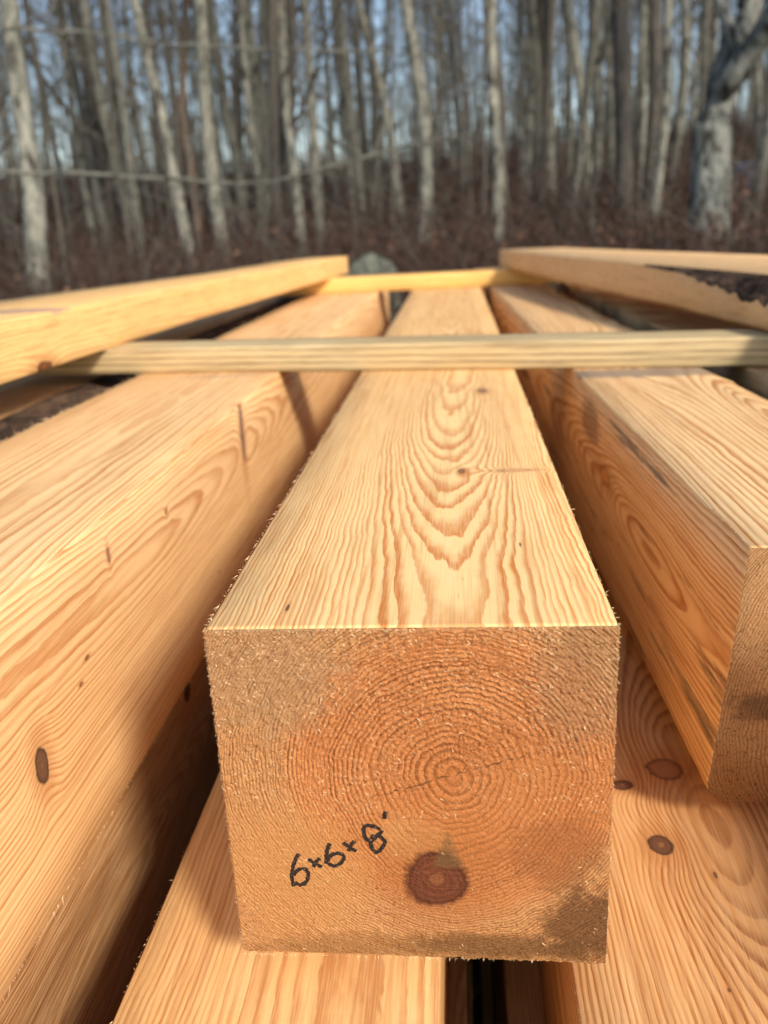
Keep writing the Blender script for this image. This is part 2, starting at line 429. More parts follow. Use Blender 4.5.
M_left = wood('sawn_wood_left', pith=(.012, .118), tilt=(.0, .0), a=1100., b=150., knots=lk, seed=5.2,
    bumps=[(loc((-.170, .22, -.042), LB), (.03, .27, .036), -.030), (loc((-.17, .0, -.02), LB), (.03, .1, .03), -.012),
           (loc((-.32, .4, 0), LB), (.05, .4, .03), -.01)],
    early=(.82, .53, .245), late=(.56, .25, .08), wob=.008, jag=.0014, latek=1.2, fuzz=.3, saw=.35,
    patches=[(loc((-.22, .60, 0), LB), (.06, .012, .01), (.35, .22, .16), .5)])
M_end2 = wood('end_grain_plain', pith=(.02, .08), a=2600., b=60., early=(.52, .28, .11), late=(.30, .12, .04), end=True, seed=3)
make_beam(LB, 'left squared beam with bright sunlit side and a small dark oval knot', rect_section(-.324, -.170, -.152, 0, 2.2),
    -.42, 2.0, [M_left, M_end2, FUZZ], lbow,
    spl=[((-.170, -.2, -.152), (-.170, .4, -.152), 260, (.6, 0, -1), .0045, 2), ((-.324, .1, 0), (-.324, 1.6, 0), 500, (-1, 0, .3), .014, 2)],
    group='squared beams in the top layer of the stack')

# ---- right beam ---------------------------------------------------
RB = Vector((.21, 0, -.152))
def rbow(y): return (-.0275 * (y - .077), 0)
def rsec():
    base = [(.155, -.155), (.19, -.155), (.23, -.154), (.278, -.152), (.297, -.150), (.298, -.12), (.298, -.07), (.296, -.045),
            (.288, -.028), (.278, -.014), (.268, -.004), (.262, 0), (.235, 0), (.20, 0), (.17, 0), (.1462, 0), (.1453, -.0009), (.1455, -.03), (.1455, -.07), (.1455, -.11), (.1452, -.143), (.1462, -.147)]
    def sec(y):
        o = []
        for i, (x, z) in enumerate(base):
            k = .0003
            if 4 <= i <= 11: k = .0045
            f = 22 if k > .001 else 150
            o.append((x + k * nz(x * 30, y * f, i * .7, 3.0), min(0, z + (k * nz(x * 30, y * f, i * .7, 8.0) if z < 0 else 0))))
        return o
    return sec
BARK = NT('flaky_bark'); p = BARK.coord()
n1 = BARK.noise(BARK.vm('MULTIPLY', p, (60, 22, 60)), 1, 5, .7); n2 = BARK.noise(p, 260, 4, .7)
c = BARK.mix(BARK.step(n1, .35, .7), (.035, .022, .016), (.17, .105, .065)); c = BARK.mix(BARK.step(n2, .55, .75, 0, .6), c, (.30, .21, .13))
BARK = BARK.fin(c, .9, BARK.bump(BARK.add(n1, n2), .9, .004), .1)
rk = [(loc((.14, .40, -.06), RB), (.01, .022, .007), .006, (.50, .22, .07))]
M_right = wood('sawn_wood_right', pith=(.03, .085), tilt=(-.01, .0), a=700., b=160., knots=rk, seed=9.4, heart=.0,
    bumps=[(loc((.143, .26, -.068), RB), (.03, .22, .034), -.040), (loc((.143, .06, -.05), RB), (.03, .06, .02), -.012), (loc((.245, .28, 0), RB), (.024, .24, .03), -.034), (loc((.18, .62, 0), RB), (.03, .2, .03), -.02)],
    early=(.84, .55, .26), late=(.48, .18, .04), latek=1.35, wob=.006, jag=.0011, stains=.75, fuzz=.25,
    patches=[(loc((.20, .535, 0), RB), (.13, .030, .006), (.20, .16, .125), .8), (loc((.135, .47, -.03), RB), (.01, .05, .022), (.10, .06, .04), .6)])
M_right_end = wood('end_grain_right', pith=(.10, .06), a=1400., b=160., early=(.80, .44, .19), late=(.42, .17, .06), end=True, seed=6,
    patches=[(loc((.175, .1, -.09), RB), (.03, .05, .012), (.09, .05, .03), .6)])
def rshear(x, z, e): return (-z * .215) if e == 0 else 0.0
make_beam(RB, 'right squared beam with dark streaked shaded side and a slanting sawn end', rsec(), .077, 2.5, [M_right, M_right_end, FUZZ, BARK], rbow,
    shear=rshear, spl=[((.1458, .08, 0), (.1458, .9, 0), 150, (-1, 0, .3), .0016, 2), ((.26, .1, 0), (.26, .9, 0), 260, (1, 0, .3), .006, 2)],
    group='squared beams in the top layer of the stack', matf=lambda k, y: 3 if 4 <= k <= 10 else 0, ny=200)

# ---- outer neighbours in the top layer (bark-edged) -----------------------
def slabsec(x0, x1, z0, z1, seed, wane=.05, side=1):
    pts = []
    def sec(y):
        o = []
        w = wane * (1 + .25 * nz(0, y * 3, seed)); s = side
        near = x0 if s > 0 else x1; far = x1 if s > 0 else x0
        # the bark side is the one at 'far'
        prof = [(near, z0), (near + (far - near) * .5, z0), (far - s * .01, z0)]
        for k in range(7):
            t = k / 6 * math.pi / 2
            prof.append((far - s * w * (1 - math.cos(t)), z1 - w * (1 - math.sin(t)) if k else z0 + (z1 - w - z0) * .8))
        prof += [(near + (far - near) * .45, z1), (near + (far - near) * .2, z1), (near, z1)]
        for i, (x, z) in enumerate(prof):
            k = .003 if 2 < i < 10 else .0004
            o.append((x + k * nz(x * 25, y * 18, i * .9, seed), z + k * nz(x * 25 + 5, y * 18, i * .9, seed)))
        return o if s > 0 else o[::-1]
    return sec
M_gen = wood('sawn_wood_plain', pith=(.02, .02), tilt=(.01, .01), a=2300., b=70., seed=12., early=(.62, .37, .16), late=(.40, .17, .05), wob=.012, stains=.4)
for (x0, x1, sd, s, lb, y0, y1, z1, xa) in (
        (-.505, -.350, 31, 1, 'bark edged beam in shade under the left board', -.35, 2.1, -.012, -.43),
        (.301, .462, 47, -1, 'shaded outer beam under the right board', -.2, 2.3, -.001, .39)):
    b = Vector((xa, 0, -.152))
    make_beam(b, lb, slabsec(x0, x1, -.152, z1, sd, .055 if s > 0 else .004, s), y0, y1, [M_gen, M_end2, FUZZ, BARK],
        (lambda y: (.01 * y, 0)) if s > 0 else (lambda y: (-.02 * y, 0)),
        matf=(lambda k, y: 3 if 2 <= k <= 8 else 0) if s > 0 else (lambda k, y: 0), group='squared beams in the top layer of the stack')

# ---- second layer --------------------------------------------------
Z2 = -.178
M_lc = wood('sawn_wood_lower_middle', pith=(.03, .03), tilt=(.0, .0), a=1500., b=170., seed=15., early=(.72, .44, .18), late=(.46, .19, .055),
    bumps=[], wob=.005, fuzz=.25)
G2 = 'beams in the second layer of the stack'
def box_base(x0, x1, z0): return Vector(((x0 + x1) / 2, 0, z0))
b = box_base(-.133, .0067, Z2 - .152)
make_beam(b, 'straight grained lower beam directly under the lettered beam', rect_section(-.133, .0067, Z2 - .152, Z2, 5.), -.46, 2.0, [M_lc, M_end2, FUZZ],
    spl=[((-.133, -.2, Z2), (-.133, .3, Z2), 120, (-1, 0, .3), .002, 2)], group=G2)
b = box_base(.0655, .218, Z2 - .152)
lrk = [(loc((.1225, .104, Z2), b), (.0062, .0085, .02), .010, (.10, .045, .025)),
       (loc((.112, .156, Z2), b), (.006, .005, .02), .006, (.12, .05, .03)),
       (loc((.140, .172, Z2), b), (.011, .011, .02), .008, (.30, .12, .045)),
       (loc((.1445, .082, Z2), b), (.0008, .0022, .002), .0, (.14, .07, .04)),
       (loc((.131, .012, Z2), b), (.0007, .0012, .002), .0, (.14, .07, .04))]
M_lr = wood('sawn_wood_lower_right', pith=(.026, .085), tilt=(.0, .0), a=900., b=190., knots=lrk, seed=21.,
    bumps=[(loc((.150, .13, Z2), b), (.040, .135, .03), -.036), (loc((.15, -.03, Z2), b), (.03, .03, .03), -.004)],
    early=(.70, .385, .15), late=(.40, .145, .035), heart=.085, latek=1.2, heart_col=(.66, .33, .12), wob=.004, fuzz=.3)
make_beam(b, 'lower beam with dark knots and wavy grain below the right beam', rect_section(.0655, .218, Z2 - .152, Z2, 6.), -.40, 2.04, [M_lr, M_end2, FUZZ],
    spl=[((.0655, -.1, Z2), (.0655, .1, Z2), 60, (-1, 0, .3), .002, 2)], group=G2)
b = box_base(-.345, -.193, Z2 - .152)
M_ll = wood('sawn_wood_lower_left', pith=(.030, .09), a=2300., b=80., seed=33., early=(.36, .175, .062), late=(.19, .07, .02), wob=.006, latek=1.3,  # whole wood toned darker, standing in for shade in the narrow gap
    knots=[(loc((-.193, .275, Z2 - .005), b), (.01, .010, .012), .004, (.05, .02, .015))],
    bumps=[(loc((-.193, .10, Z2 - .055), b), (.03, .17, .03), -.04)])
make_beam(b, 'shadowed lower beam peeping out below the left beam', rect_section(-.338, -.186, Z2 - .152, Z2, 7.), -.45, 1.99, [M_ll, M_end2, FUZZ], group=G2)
# buried layers that carry the rest (their upper faces end in the black gaps)
src = make_beam(Vector((0, 0, -.508)), 'sawn beam low in the dark inside of the stack', rect_section(-W, W, -.508, -.356, 8.), -.42, 2.02, [M_gen, M_end2, FUZZ], group='beams low inside the stack', ny=30)
def dup(root, locn, rz=0):
    r = root.copy(); C.objects.link(r); r.location = locn; r.rotation_euler.z = rz
    for ch in list(root.children):
        c2 = ch.copy(); C.objects.link(c2); c2.parent = r
    return r
first = True
for lz in (-.508, -.686, -.864):
    for k, xx in enumerate((-.42, -.24, -.055, .115, .29, .45)):
        p = Vector((xx + random.uniform(-.01, .01), random.uniform(-.03, .03), lz))
        if first: src.location = p; first = False
        else: dup(src, p)
b = box_base(.30, .45, Z2 - .152)
r = dup(src, Vector((.36, 0, Z2 - .152))); r['label'] = 'second layer beam hidden below the shaded outer beam'; r['group'] = G2
r = dup(src, Vector((-.44, .02, Z2 - .152))); r['label'] = 'second layer beam hidden below the left bark edged beam'; r['group'] = G2

# ---- spacer sticks -------------------------------------------------
def stick_mat(name, early, late, seed):
    return wood(name, pith=(.0, -.03), a=0., b=170., seed=seed, early=early, late=late, wob=.003, jag=.0006, fuzz=.35, latek=.9)
def make_stick(p0, ang, L0, L1, th, dp, m, label):
    """long axis along local y of the wood texture, laid across the beams"""
    mb = MB(); sec = rect_section(-dp / 2, dp / 2, 0, th, p0[1] * 7, n=5, bev=.0018, jit=.0006)
    loft(mb, -L0, L1, 60, sec, lambda y: (.0012 * math.sin(y * 6), 0), 0, 1)
    e = empty('spacer_stick', p0, label=label, cat='wooden stick', group='spacer sticks laid across the beams')
    e.rotation_euler.z = -math.pi / 2 + ang
    mb.build('batten', m, e)
    return e
M_s1 = stick_mat('spacer_wood_pale', (.48, .37, .19), (.15, .09, .04), 41.)
M_s2 = stick_mat('spacer_wood_yellow', (.74, .44, .11), (.50, .24, .05), 44.)
d1 = math.atan2(-.089, .643)
ang1 = d1; ux, uy = math.cos(ang1), math.sin(ang1); nx_, ny_ = -uy, ux
base1 = Vector((0, .5865, 0)) + Vector((nx_, ny_, 0)) * .032
make_stick((base1.x, base1.y, .0002), ang1, .50, .52, .027, .064, [M_s1, M_end2], 'pale weathered stick lying across the beams nearest the camera')
d2 = R(6)
make_stick((.03, 1.765, .0002), d2, .42, .42, .033, .07, [M_s2, M_end2], 'yellow stick lying across the far ends of the beams')
for lz in (-.178, -.356, -.534, -.712):
    for yy in (.6, 1.74):
        e = make_stick((0, yy + random.uniform(-.02, .02), lz + .0002), R(random.uniform(-2, 2)), .52, .54, .0256, .045, [M_s1, M_end2],
            'hidden spacer stick between the lower layers of the stack')
        e['group'] = 'hidden spacer sticks'
# bearers on the ground
for yy in (.35, 1.8):
    mb = MB(); loft(mb, -.6, .6, 20, rect_section(-.06, .06, 0, .115, yy * 9, n=4), side=0, cap=1)
    e = empty('ground_bearer', (0, yy, -.979), label='squared bearer under the %s end of the stack' % ('near' if yy < 1 else 'far'), cat='wooden bearer', group='bearers under the stack')
    e.rotation_euler.z = -math.pi / 2
    mb.build('batten', [M_gen, M_end2], e)

# ---- two thick boards on the sticks -----------------------------------------
def lerp(a, b, t): return a + (b - a) * t
def pl(y, pts):
    for i in range(len(pts) - 1):
        if y <= pts[i + 1][0] or i == len(pts) - 2:
            (y0, v0), (y1, v1) = pts[i], pts[i + 1]; return v0 + (v1 - v0) * (y - y0) / (y1 - y0)
def lboard(y):
    xr = pl(y, [(0, -.402), (.5, -.366), (.926, -.336), (1.5, -.276), (1.88, -.236)])
    xl = pl(y, [(0, -.60), (.8, -.548), (1.33, -.444), (1.88, -.398)])
    zb = pl(y, [(0, .0225), (.6, .0272), (1.74, .0335), (2, .036)]); zt = zb + pl(y, [(0, .052), (.6, .051), (1.88, .040)])
    j = lambda i: .0006 * nz(0, y * 60, i * 2.3)
    out = [(xl, zb), ((xl + xr) / 2, zb), (xr - .001, zb), (xr + j(1), zb + .001)]
    for k in range(1, 5): out.append((xr + .0003 * nz(y * 20, k, 2), zb + (zt - zb) * k / 5))
    out += [(xr + j(2), zt - .001), (xr - .001, zt), ((xl * .3 + xr * .7), zt), ((xl + xr) / 2, zt), (xl, zt - .004 + j(3) * 4)]
    return out
LBB = Vector((-.42, 0, .026))
M_lb = wood('sawn_wood_left_board', pith=(.02, -.02), tilt=(.10, .01), a=1500., b=130., seed=52., early=(.82, .50, .18), late=(.56, .25, .065), wob=.010, latek=.8, fuzz=.2,
    knots=[(loc((-.366, .505, .029), LBB), (.012, .014, .006), .008, (.14, .05, .02))],
    patches=[(loc((-.40, .55, .078), LBB), (.06, .03, .006), (.30, .20, .17), .7)])
mbx = MB(); loft(mbx, .12, 1.88, 120, lboard, side=0, cap=1)
e = empty('thick_board', LBB, label='thick yellow board lying lengthwise over the left beam', cat='wooden board', group='thick boards on top of the stack')
mbx.build('plank', [M_lb, M_end2], e, LBB)
def rboard(y):
    xb = pl(y, [(.2, .36), (.599, .306), (.837, .28), (1.324, .198), (1.85, .124)])
    xr = pl(y, [(.2, .60), (.6, .535), (1.05, .462), (1.8, .27), (1.85, .262)])
    w = max(.0008, 1) * pl(min(y, .98), [(.2, .032), (.57, .022), (.72, .015), (.86, .004), (.98, .001)]) * (1 + .25 * nz(0, y * 9, 4))
    zb = pl(y, [(0, .0225), (.6, .0272), (1.74, .0335), (2, .036)]); zt = zb + pl(y, [(0, .051), (.6, .051), (1.88, .040)])
    hw = pl(min(y, .95), [(.2, .027), (.57, .022), (.70, .017), (.82, .005), (.95, .001)]) * (1 + .4 * nz(3, y * 12, 4) + .35 * nz(3, y * 60, 8))
    o = [(xb + .010, zb), ((xb + xr) / 2, zb), (xr, zb), (xr, zt), ((xb + xr) / 2 + .03, zt)]
    o += [(xb + w, zt)]
    for k in range(1, 6):
        t = k / 6; jj = (.0035 * nz(y * 34, k * 1.7, 6) + .003 * nz(y * 110, k * 2.7, 2)) * min(1, w / .02)
        o.append((xb + w * (1 - t) , zt - hw * (t ** .7) + jj))
    o += [(xb, zt - hw - .001), (xb, (zt + zb) / 2), (xb, zb + .007), (xb + .003, zb + .003)]
    return o
RBB = Vector((.33, 0, .026))
M_rb = wood('sawn_wood_right_board', pith=(.02, -.05), tilt=(-.15, .0), a=1500., b=130., seed=63., early=(.72, .46, .22), late=(.50, .24, .08), wob=.012, latek=.8, fuzz=.2)
mbx = MB(); loft(mbx, .16, 1.85, 200, lambda y: rboard(y), side=0, cap=1, matf=lambda k, y: 3 if 5 <= k <= 10 and y < .93 else 0,
    shear=lambda x, z, e: (.0 if e == 0 else -(x - .124) * .35))
e = empty('thick_board', RBB, label='thick board with a barky wany edge lying over the right beam', cat='wooden board', group='thick boards on top of the stack')
mbx.build('plank', [M_rb, M_end2, FUZZ, BARK], e, RBB)

# ================================================================== the wood behind
TER = [(-60, -1.1), (-5, -.985), (2.2, -.98), (8, -.42), (14, -.25), (18, .12), (22, .62), (30, 1.9), (45, 3.2), (60, 3.6), (100, 4.2), (400, 5)]
def ter(x, y):
    z = pl(y, TER)
    k = max(0, min(1, (y - 3) / 6))
    return z + k * .055 * max(-3, min(8, x)) + k * (.16 * nz(x * .16, y * .16, 0) + .05 * nz(x * .7, y * .7, 3)) + max(0, min(1, (y - 25) / 30)) * .8 * nz(x * .05, y * .05, 9)
GR = NT('leaf_litter_ground'); p = GR.coord()
n1 = GR.noise(p, 1.2, 4, .6); n2 = GR.noise(p, 28, 4, .7); n3 = GR.noise(p, 9, 3, .6)
c = GR.mix(GR.step(n1, .35, .65), (.032, .020, .015), (.062, .037, .026)); c = GR.mix(GR.step(n2, .5, .7, 0, .7), c, (.15, .085, .05)); c = GR.mix(GR.step(n3, .58, .7, 0, .6), c, (.03, .018, .014))
GR = GR.fin(c, .95, GR.bump(n2, .8, .04), .1)
mb = MB()
xs = [-400, -200, -100, -60] + [-40 + i * 1.0 for i in range(81)] + [60, 100, 200, 400]
ys = [-60, -30, -15, -8, -4] + [-2 + i * .8 for i in range(81)] + [66, 72, 80, 100, 140, 200, 300, 400]
for yv in ys:
    for xv in xs: mb.v.append(Vector((xv, yv, ter(xv, yv))))
for j in range(len(ys) - 1):
    for i in range(len(xs) - 1):
        q = j * len(xs) + i; mb.face((q, q + 1, q + len(xs) + 1, q + len(xs)))
tag(mb.build('ground', [GR]), kind='structure')

def trunk_mat(name, light, dark, lich, k=.5):
    N = NT(name); p = N.coord()
    n1 = N.noise(N.vm('MULTIPLY', p, (9, 9, 4)), 1, 5, .7); n2 = N.noise(N.vm('MULTIPLY', p, (30, 30, 14)), 1, 4, .7); n3 = N.noise(N.vm('MULTIPLY', p, (16, 16, 5)), 1, 3, .6)
    c = N.mix(N.step(n1, .40, .66), light, lich); c = N.mix(N.step(n3, .56 - .08 * k, .68, 0, k), c, dark); c = N.mix(N.step(n2, .52, .7, 0, .5), c, dark)
    return N.fin(c, .9, N.bump(N.add(n2, n1), .6, .02), .1)
TM_pale = trunk_mat('pale_trunk_bark', (.27, .26, .21), (.04, .036, .03), (.13, .135, .11), 1.0)
TM_grey = trunk_mat('grey_trunk_bark', (.19, .18, .145), (.035, .031, .026), (.11, .115, .095), .8)
TM_dark = trunk_mat('dark_trunk_bark', (.10, .085, .07), (.03, .026, .022), (.075, .072, .06), .6)
TM_mott = trunk_mat('mottled_trunk_bark', (.22, .22, .19), (.022, .02, .018), (.075, .085, .075), 1.3)
TM_red = trunk_mat('brown_trunk_bark', (.20, .12, .075), (.06, .04, .028), (.14, .10, .07), .5)
TWIG = NT('twig_bark'); p = TWIG.coord(); TWIG = TWIG.fin(TWIG.mix(TWIG.noise(p, 3, 2), (.060, .053, .044), (.14, .125, .10)), .9, None, .1)

def grow(mb, p, d, L, r, depth, rng, m=0, minr=.0016):
    n = 5; pts = [p]; rad = [r]; q = Vector(p); dd = Vector(d)
    for i in range(n):
        dd = (dd + Vector((rng.gauss(0, .16), rng.gauss(0, .16), rng.gauss(.05, .10)))).normalized()
        q = q + dd * L / n; pts.append(q.copy()); rad.append(max(minr, r * (1 - .8 * (i + 1) / n)))
        if depth > 0 and i >= 1:
            for _ in range(rng.choice((1, 1, 2))):
                sd = (dd + Vector((rng.gauss(0, .75), rng.gauss(0, .75), rng.gauss(.1, .5)))).normalized()
                grow(mb, q, sd, L * rng.uniform(.35, .65), rad[-1] * .6, depth - 1, rng, m, minr)
    mb.tube(pts, rad, 3 if r < .02 else 5, m, cap=False)

def tree_from_pixels(pts, D, wpx, mat, label, H=12., cat='tree', limbs=(4, 14), seed=0, extra=None, crown=True, wtop=.75, group=None, lump=.12):
    """pts: (px, py) of the stem from the bottom up, all at depth D from the camera; the stem goes on down to the ground and up to height H"""
    rng = random.Random(seed * 13 + 5)
    y = CAMP.y + D * .955 if False else CAMP.y + D
    P = [at_y(px, py, y + (i * .12)) for i, (px, py) in enumerate(pts)]
    r0 = wpx / F * D / 2 * 1.0
    g = P[0].copy(); dn = (P[1] - P[0]); 
    z0 = ter(P[0].x, y)
    if P[0].z > z0:
        k = (P[0].z - z0) / max(.3, dn.z); g = P[0] - dn * min(k, 2.5); g.z = z0 - .05; g.y = y
        P = [g] + P
    top = P[-1]; up = (P[-1] - P[-2]).normalized(); up = (up + Vector((0, 0, .5))).normalized()
    q = top.copy(); hh = H
    while q.z < z0 + hh:
        up = (up + Vector((rng.gauss(0, .05), rng.gauss(0, .05), .05))).normalized(); q = q + up * .9; P.append(q.copy())
    # resample
    S = []
    for i in range(len(P) - 1):
        m_ = max(1, int((P[i + 1] - P[i]).length / .35))
        for k in range(m_):
            t = k / m_
            a, b_, c_, d_ = P[max(i - 1, 0)], P[i], P[i + 1], P[min(i + 2, len(P) - 1)]
            S.append(.5 * ((2 * b_) + (c_ - a) * t + (2 * a - 5 * b_ + 4 * c_ - d_) * t * t + (-a + 3 * b_ - 3 * c_ + d_) * t ** 3))
    S.append(P[-1])
    zs = z0; rad = []
    for s in S:
        t = max(0, (s.z - zs) / hh); flare = 1 + .35 * math.exp(-max(0, s.z - zs) / .18)
        rad.append(max(.006, r0 * (1 - t * .93) * flare))
        s.x += .012 * nz(s.z * 1.1, seed, 0) ; 
    e = empty('tree', (S[0].x, S[0].y, z0), label=label, cat=cat, group=group)
    mbt = MB(); mbt.tube(S, rad, 12, lump=lump)
    if extra: extra(mbt, S, rad)
    mbt.build('trunk', [mat], e, e.location)
    mbc = MB(); rng2 = random.Random(seed + 99)
    for i, s in enumerate(S[:-1]):
        h = s.z - z0
        if h < 1.2: continue
        prob = .22 if h < 4 else .75
        if rng2.random() < prob:
            a = rng2.uniform(0, 6.283); d = Vector((math.cos(a), math.sin(a), rng2.uniform(.2, 1.1))).normalized()
            low = h < 4
            grow(mbc, s, d, rng2.uniform(.5, 1.2) if low else rng2.uniform(.9, 2.2) * (1 - .4 * h / hh), (.007 if low else rad[i] * .35 + .003), 1 if low else 2, rng2)
    mbc.build('crown', [TWIG], e, e.location)
    return e

# big mottled tree on the right with its fork
def fork(mbt, S, rad):
    y = S[3].y
    a = [at_y(718, 92, y), at_y(738, 70, y - .05), at_y(756, 45, y - .15), at_y(772, 18, y - .3), at_y(800, -40, y - .5), at_y(850, -160, y - .9)]
    mbt.tube(a, [.11, .105, .095, .09, .08, .05], 10, lump=.15)
    c_ = [at_y(735, 65, y), at_y(730, 30, y), at_y(716, -10, y + .2), at_y(700, -80, y + .3)]
    mbt.tube(c_, [.05, .045, .04, .02], 8, lump=.1)
G = 'trees with trunks that stand out at the edge of the wood'
tl = [
 ([(38, 290), (33, 200), (22, 110), (8, 0)], 7.5, 23, TM_pale, 'stout pale tan tree nearest the left side of the picture'),
 ([(76, 270), (66, 200), (52, 140), (42, 95)], 13, 8, TM_grey, 'thin grey tree just right of the stout tan tree'),
 ([(113, 262), (100, 205), (84, 120), (70, 60)], 12, 9, TM_grey, 'thin leaning grey tree beside the dark curved stem'),
 ([(98, 255), (92, 175), (72, 118), (42, 78), (30, 60)], 15, 7, TM_dark, 'dark curved stem bending left across its neighbours'),
 ([(138, 262), (122, 195), (112, 120), (106, 40)], 14, 8, TM_grey, 'slim grey tree left of the pale leaning trunk'),
 ([(192, 268), (178, 200), (160, 110), (133, 0)], 9, 12, TM_pale, 'pale trunk leaning left in the left third of the picture'),
 ([(204, 258), (192, 180), (182, 110), (186, 0)], 12, 9, TM_red, 'reddish brown trunk right behind the pale leaning one'),
 ([(237, 258), (222, 175), (208, 90), (196, 20)], 12, 9, TM_pale, 'pale slender leaning trunk right of the reddish trunk'),
 ([(248, 258), (238, 170), (222, 90), (210, 0)], 13, 11, TM_grey, 'grey leaning trunk, right one of a close leaning pair'),
 ([(286, 262), (274, 190), (262, 110), (262, 0)], 13, 9, TM_grey, 'grey trunk half behind the bent pale trunk'),
 ([(303, 262), (297, 190), (286, 110), (281, 0)], 10.5, 10, TM_pale, 'bent pale trunk above the end of the left board'),
 ([(322, 262), (317, 190), (311, 100), (304, 0)], 11, 10, TM_pale, 'pale trunk right of the bent pale trunk'),
 ([(358, 258), (352, 190), (344, 100), (332, 0)], 12, 8, TM_grey, 'grey trunk left of the middle of the picture'),
 ([(369, 258), (374, 190), (384, 100), (388, 0)], 14, 7, TM_grey, 'thin grey trunk leaning right near the middle'),
 ([(405, 252), (396, 175), (382, 95), (358, 0)], 12, 9, TM_pale, 'pale thin trunk leaning left across the middle'),
 ([(424, 252), (426, 180), (424, 110), (412, 45), (405, 0)], 9.5, 14, TM_pale, 'bright S-curved trunk in the middle of the picture'),
 ([(466, 240), (463, 170), (456, 90), (449, 0)], 14, 8, TM_grey, 'thin grey trunk left of the brightest pale trunk'),
 ([(499, 250), (497, 170), (493, 90), (490, 0)], 9, 12, TM_pale, 'brightest pale trunk, straight, above the far end of the right board'),
 ([(505, 246), (503, 170), (500, 80), (486, 0)], 10.5, 9, TM_dark, 'dark trunk touching the brightest pale trunk'),
 ([(524, 226), (523, 150), (522, 80), (520, 0)], 14, 8, TM_pale, 'pale trunk, first right of the brightest trunk'),
 ([(539, 228), (537, 150), (538, 80), (532, 0)], 15, 8, TM_grey, 'grey trunk, second right of the brightest trunk'),
 ([(549, 232), (551, 150), (550, 80), (548, 0)], 13.5, 8, TM_pale, 'pale trunk, third right of the brightest trunk'),
 ([(590, 236), (586, 150), (580, 80), (567, 0)], 12, 11, TM_pale, 'bright trunk with a left lean right of the pale trio'),
 ([(611, 226), (611, 150), (609, 80), (604, 0)], 15, 7, TM_grey, 'thin grey trunk left of the thick dark pair'),
 ([(624, 250), (624, 160), (622, 80), (620, 0)], 9.5, 17, TM_dark, 'thick dark trunk, left one of the dark pair'),
 ([(641, 240), (641, 160), (643, 80), (645, 0)], 11.5, 10, TM_pale, 'pale trunk standing between the two dark trunks'),
 ([(640, 252), (650, 180), (655, 100), (655, 0)], 10, 14, TM_dark, 'dark trunk, right one of the dark pair'),
 ([(649, 252), (659, 170), (667, 90), (667, 0)], 9.2, 9, TM_pale, 'pale trunk leaning right in front of the dark pair'),
 ([(664, 228), (675, 150), (686, 70), (684, 0)], 12.5, 9, TM_pale, 'pale curved trunk between the dark pair and the mottled tree'),
 ([(696, 235), (700, 150), (704, 70), (706, 0)], 15, 10, TM_grey, 'dim grey trunk just left of the mottled tree'),
 ([(752, 236), (764, 160), (771, 110), (775, 40)], 9, 9, TM_grey, 'leaning trunk at the right edge of the picture'),
 ([(762, 200), (758, 120), (757, 50), (760, 0)], 15, 7, TM_pale, 'thin pale trunk seen just right of the mottled tree'),
]
for i, (pts, D, w, mt, lb) in enumerate(tl):
    tree_from_pixels(pts, D, w, mt, lb, H=random.uniform(10, 14), seed=i + 1, group=G)
tree_from_pixels([(707, 256), (709, 200), (714, 130), (721, 88), (740, 40), (754, -10)], 7.6, 36, TM_mott, 'thick forked tree with mottled grey green bark at the right', H=11, seed=77, group=G, extra=fork, lump=.25)

# a tree outside the picture on the left whose bare boughs cross the view
e = empty('tree', (-3.9, 4.3, ter(-3.9, 4.3)), label='tree whose long bare boughs cross the view from the left', cat='tree', group=G)
mbt = MB(); z0 = ter(-3.9, 4.3); S = [Vector((-3.9 + .03 * math.sin(k), 4.3, z0 - .05 + k * .5)) for k in range(16)]
mbt.tube(S, [.13 - .0075 * k for k in range(16)], 12, lump=.1); mbt.build('trunk', [TM_grey], e, e.location)
def bough(pp, r0, r1, seed):
    rng = random.Random(seed); mbt = MB()
    P = [at_y(px, py, yy) for (px, py, yy) in pp]
    n = len(P); S = []
    for i in range(n - 1):
        for k in range(5):
            t = k / 5; a, b_, c_, d_ = P[max(i - 1, 0)], P[i], P[i + 1], P[min(i + 2, n - 1)]
            S.append(.5 * ((2 * b_) + (c_ - a) * t + (2 * a - 5 * b_ + 4 * c_ - d_) * t * t + (-a + 3 * b_ - 3 * c_ + d_) * t ** 3) + Vector((0, 0, rng.gauss(0, .004))))
    S.append(P[-1]); N_ = len(S)
    mbt.tube(S, [lerp(r0, r1, i / (N_ - 1)) for i in range(N_)], 7)
    for i in range(3, N_ - 1):
        if rng.random() < .65:
            d = Vector((rng.uniform(.2, 1), rng.gauss(0, .6), rng.gauss(.1, .6))).normalized()
            grow(mbt, S[i], d, rng.uniform(.2, .7), .0035, 1, rng, 0, .0012)
    return mbt.build('bough', [TM_grey], e, e.location)
bough([(-560, 60, 4.3), (-300, 140, 4.2), (-100, 166, 4.1), (0, 171, 4.0), (75, 173, 4.0), (170, 179, 4.0), (255, 182, 3.95), (330, 166, 3.9), (400, 148, 3.9), (470, 132, 3.9)], .014, .0035, 3)
bough([(-560, -100, 4.3), (-300, -40, 4.5), (-100, 10, 4.5), (10, 28, 4.6), (90, 33, 4.6), (150, 43, 4.7), (256, 48, 4.7), (370, 52, 4.8), (440, 60, 4.8)], .012, .003, 8)
bough([(-560, 0, 4.3), (-300, 40, 4.1), (-60, 45, 4.0), (0, 35, 4.0), (50, 12, 3.9), (90, -10, 3.8)], .009, .002, 12)

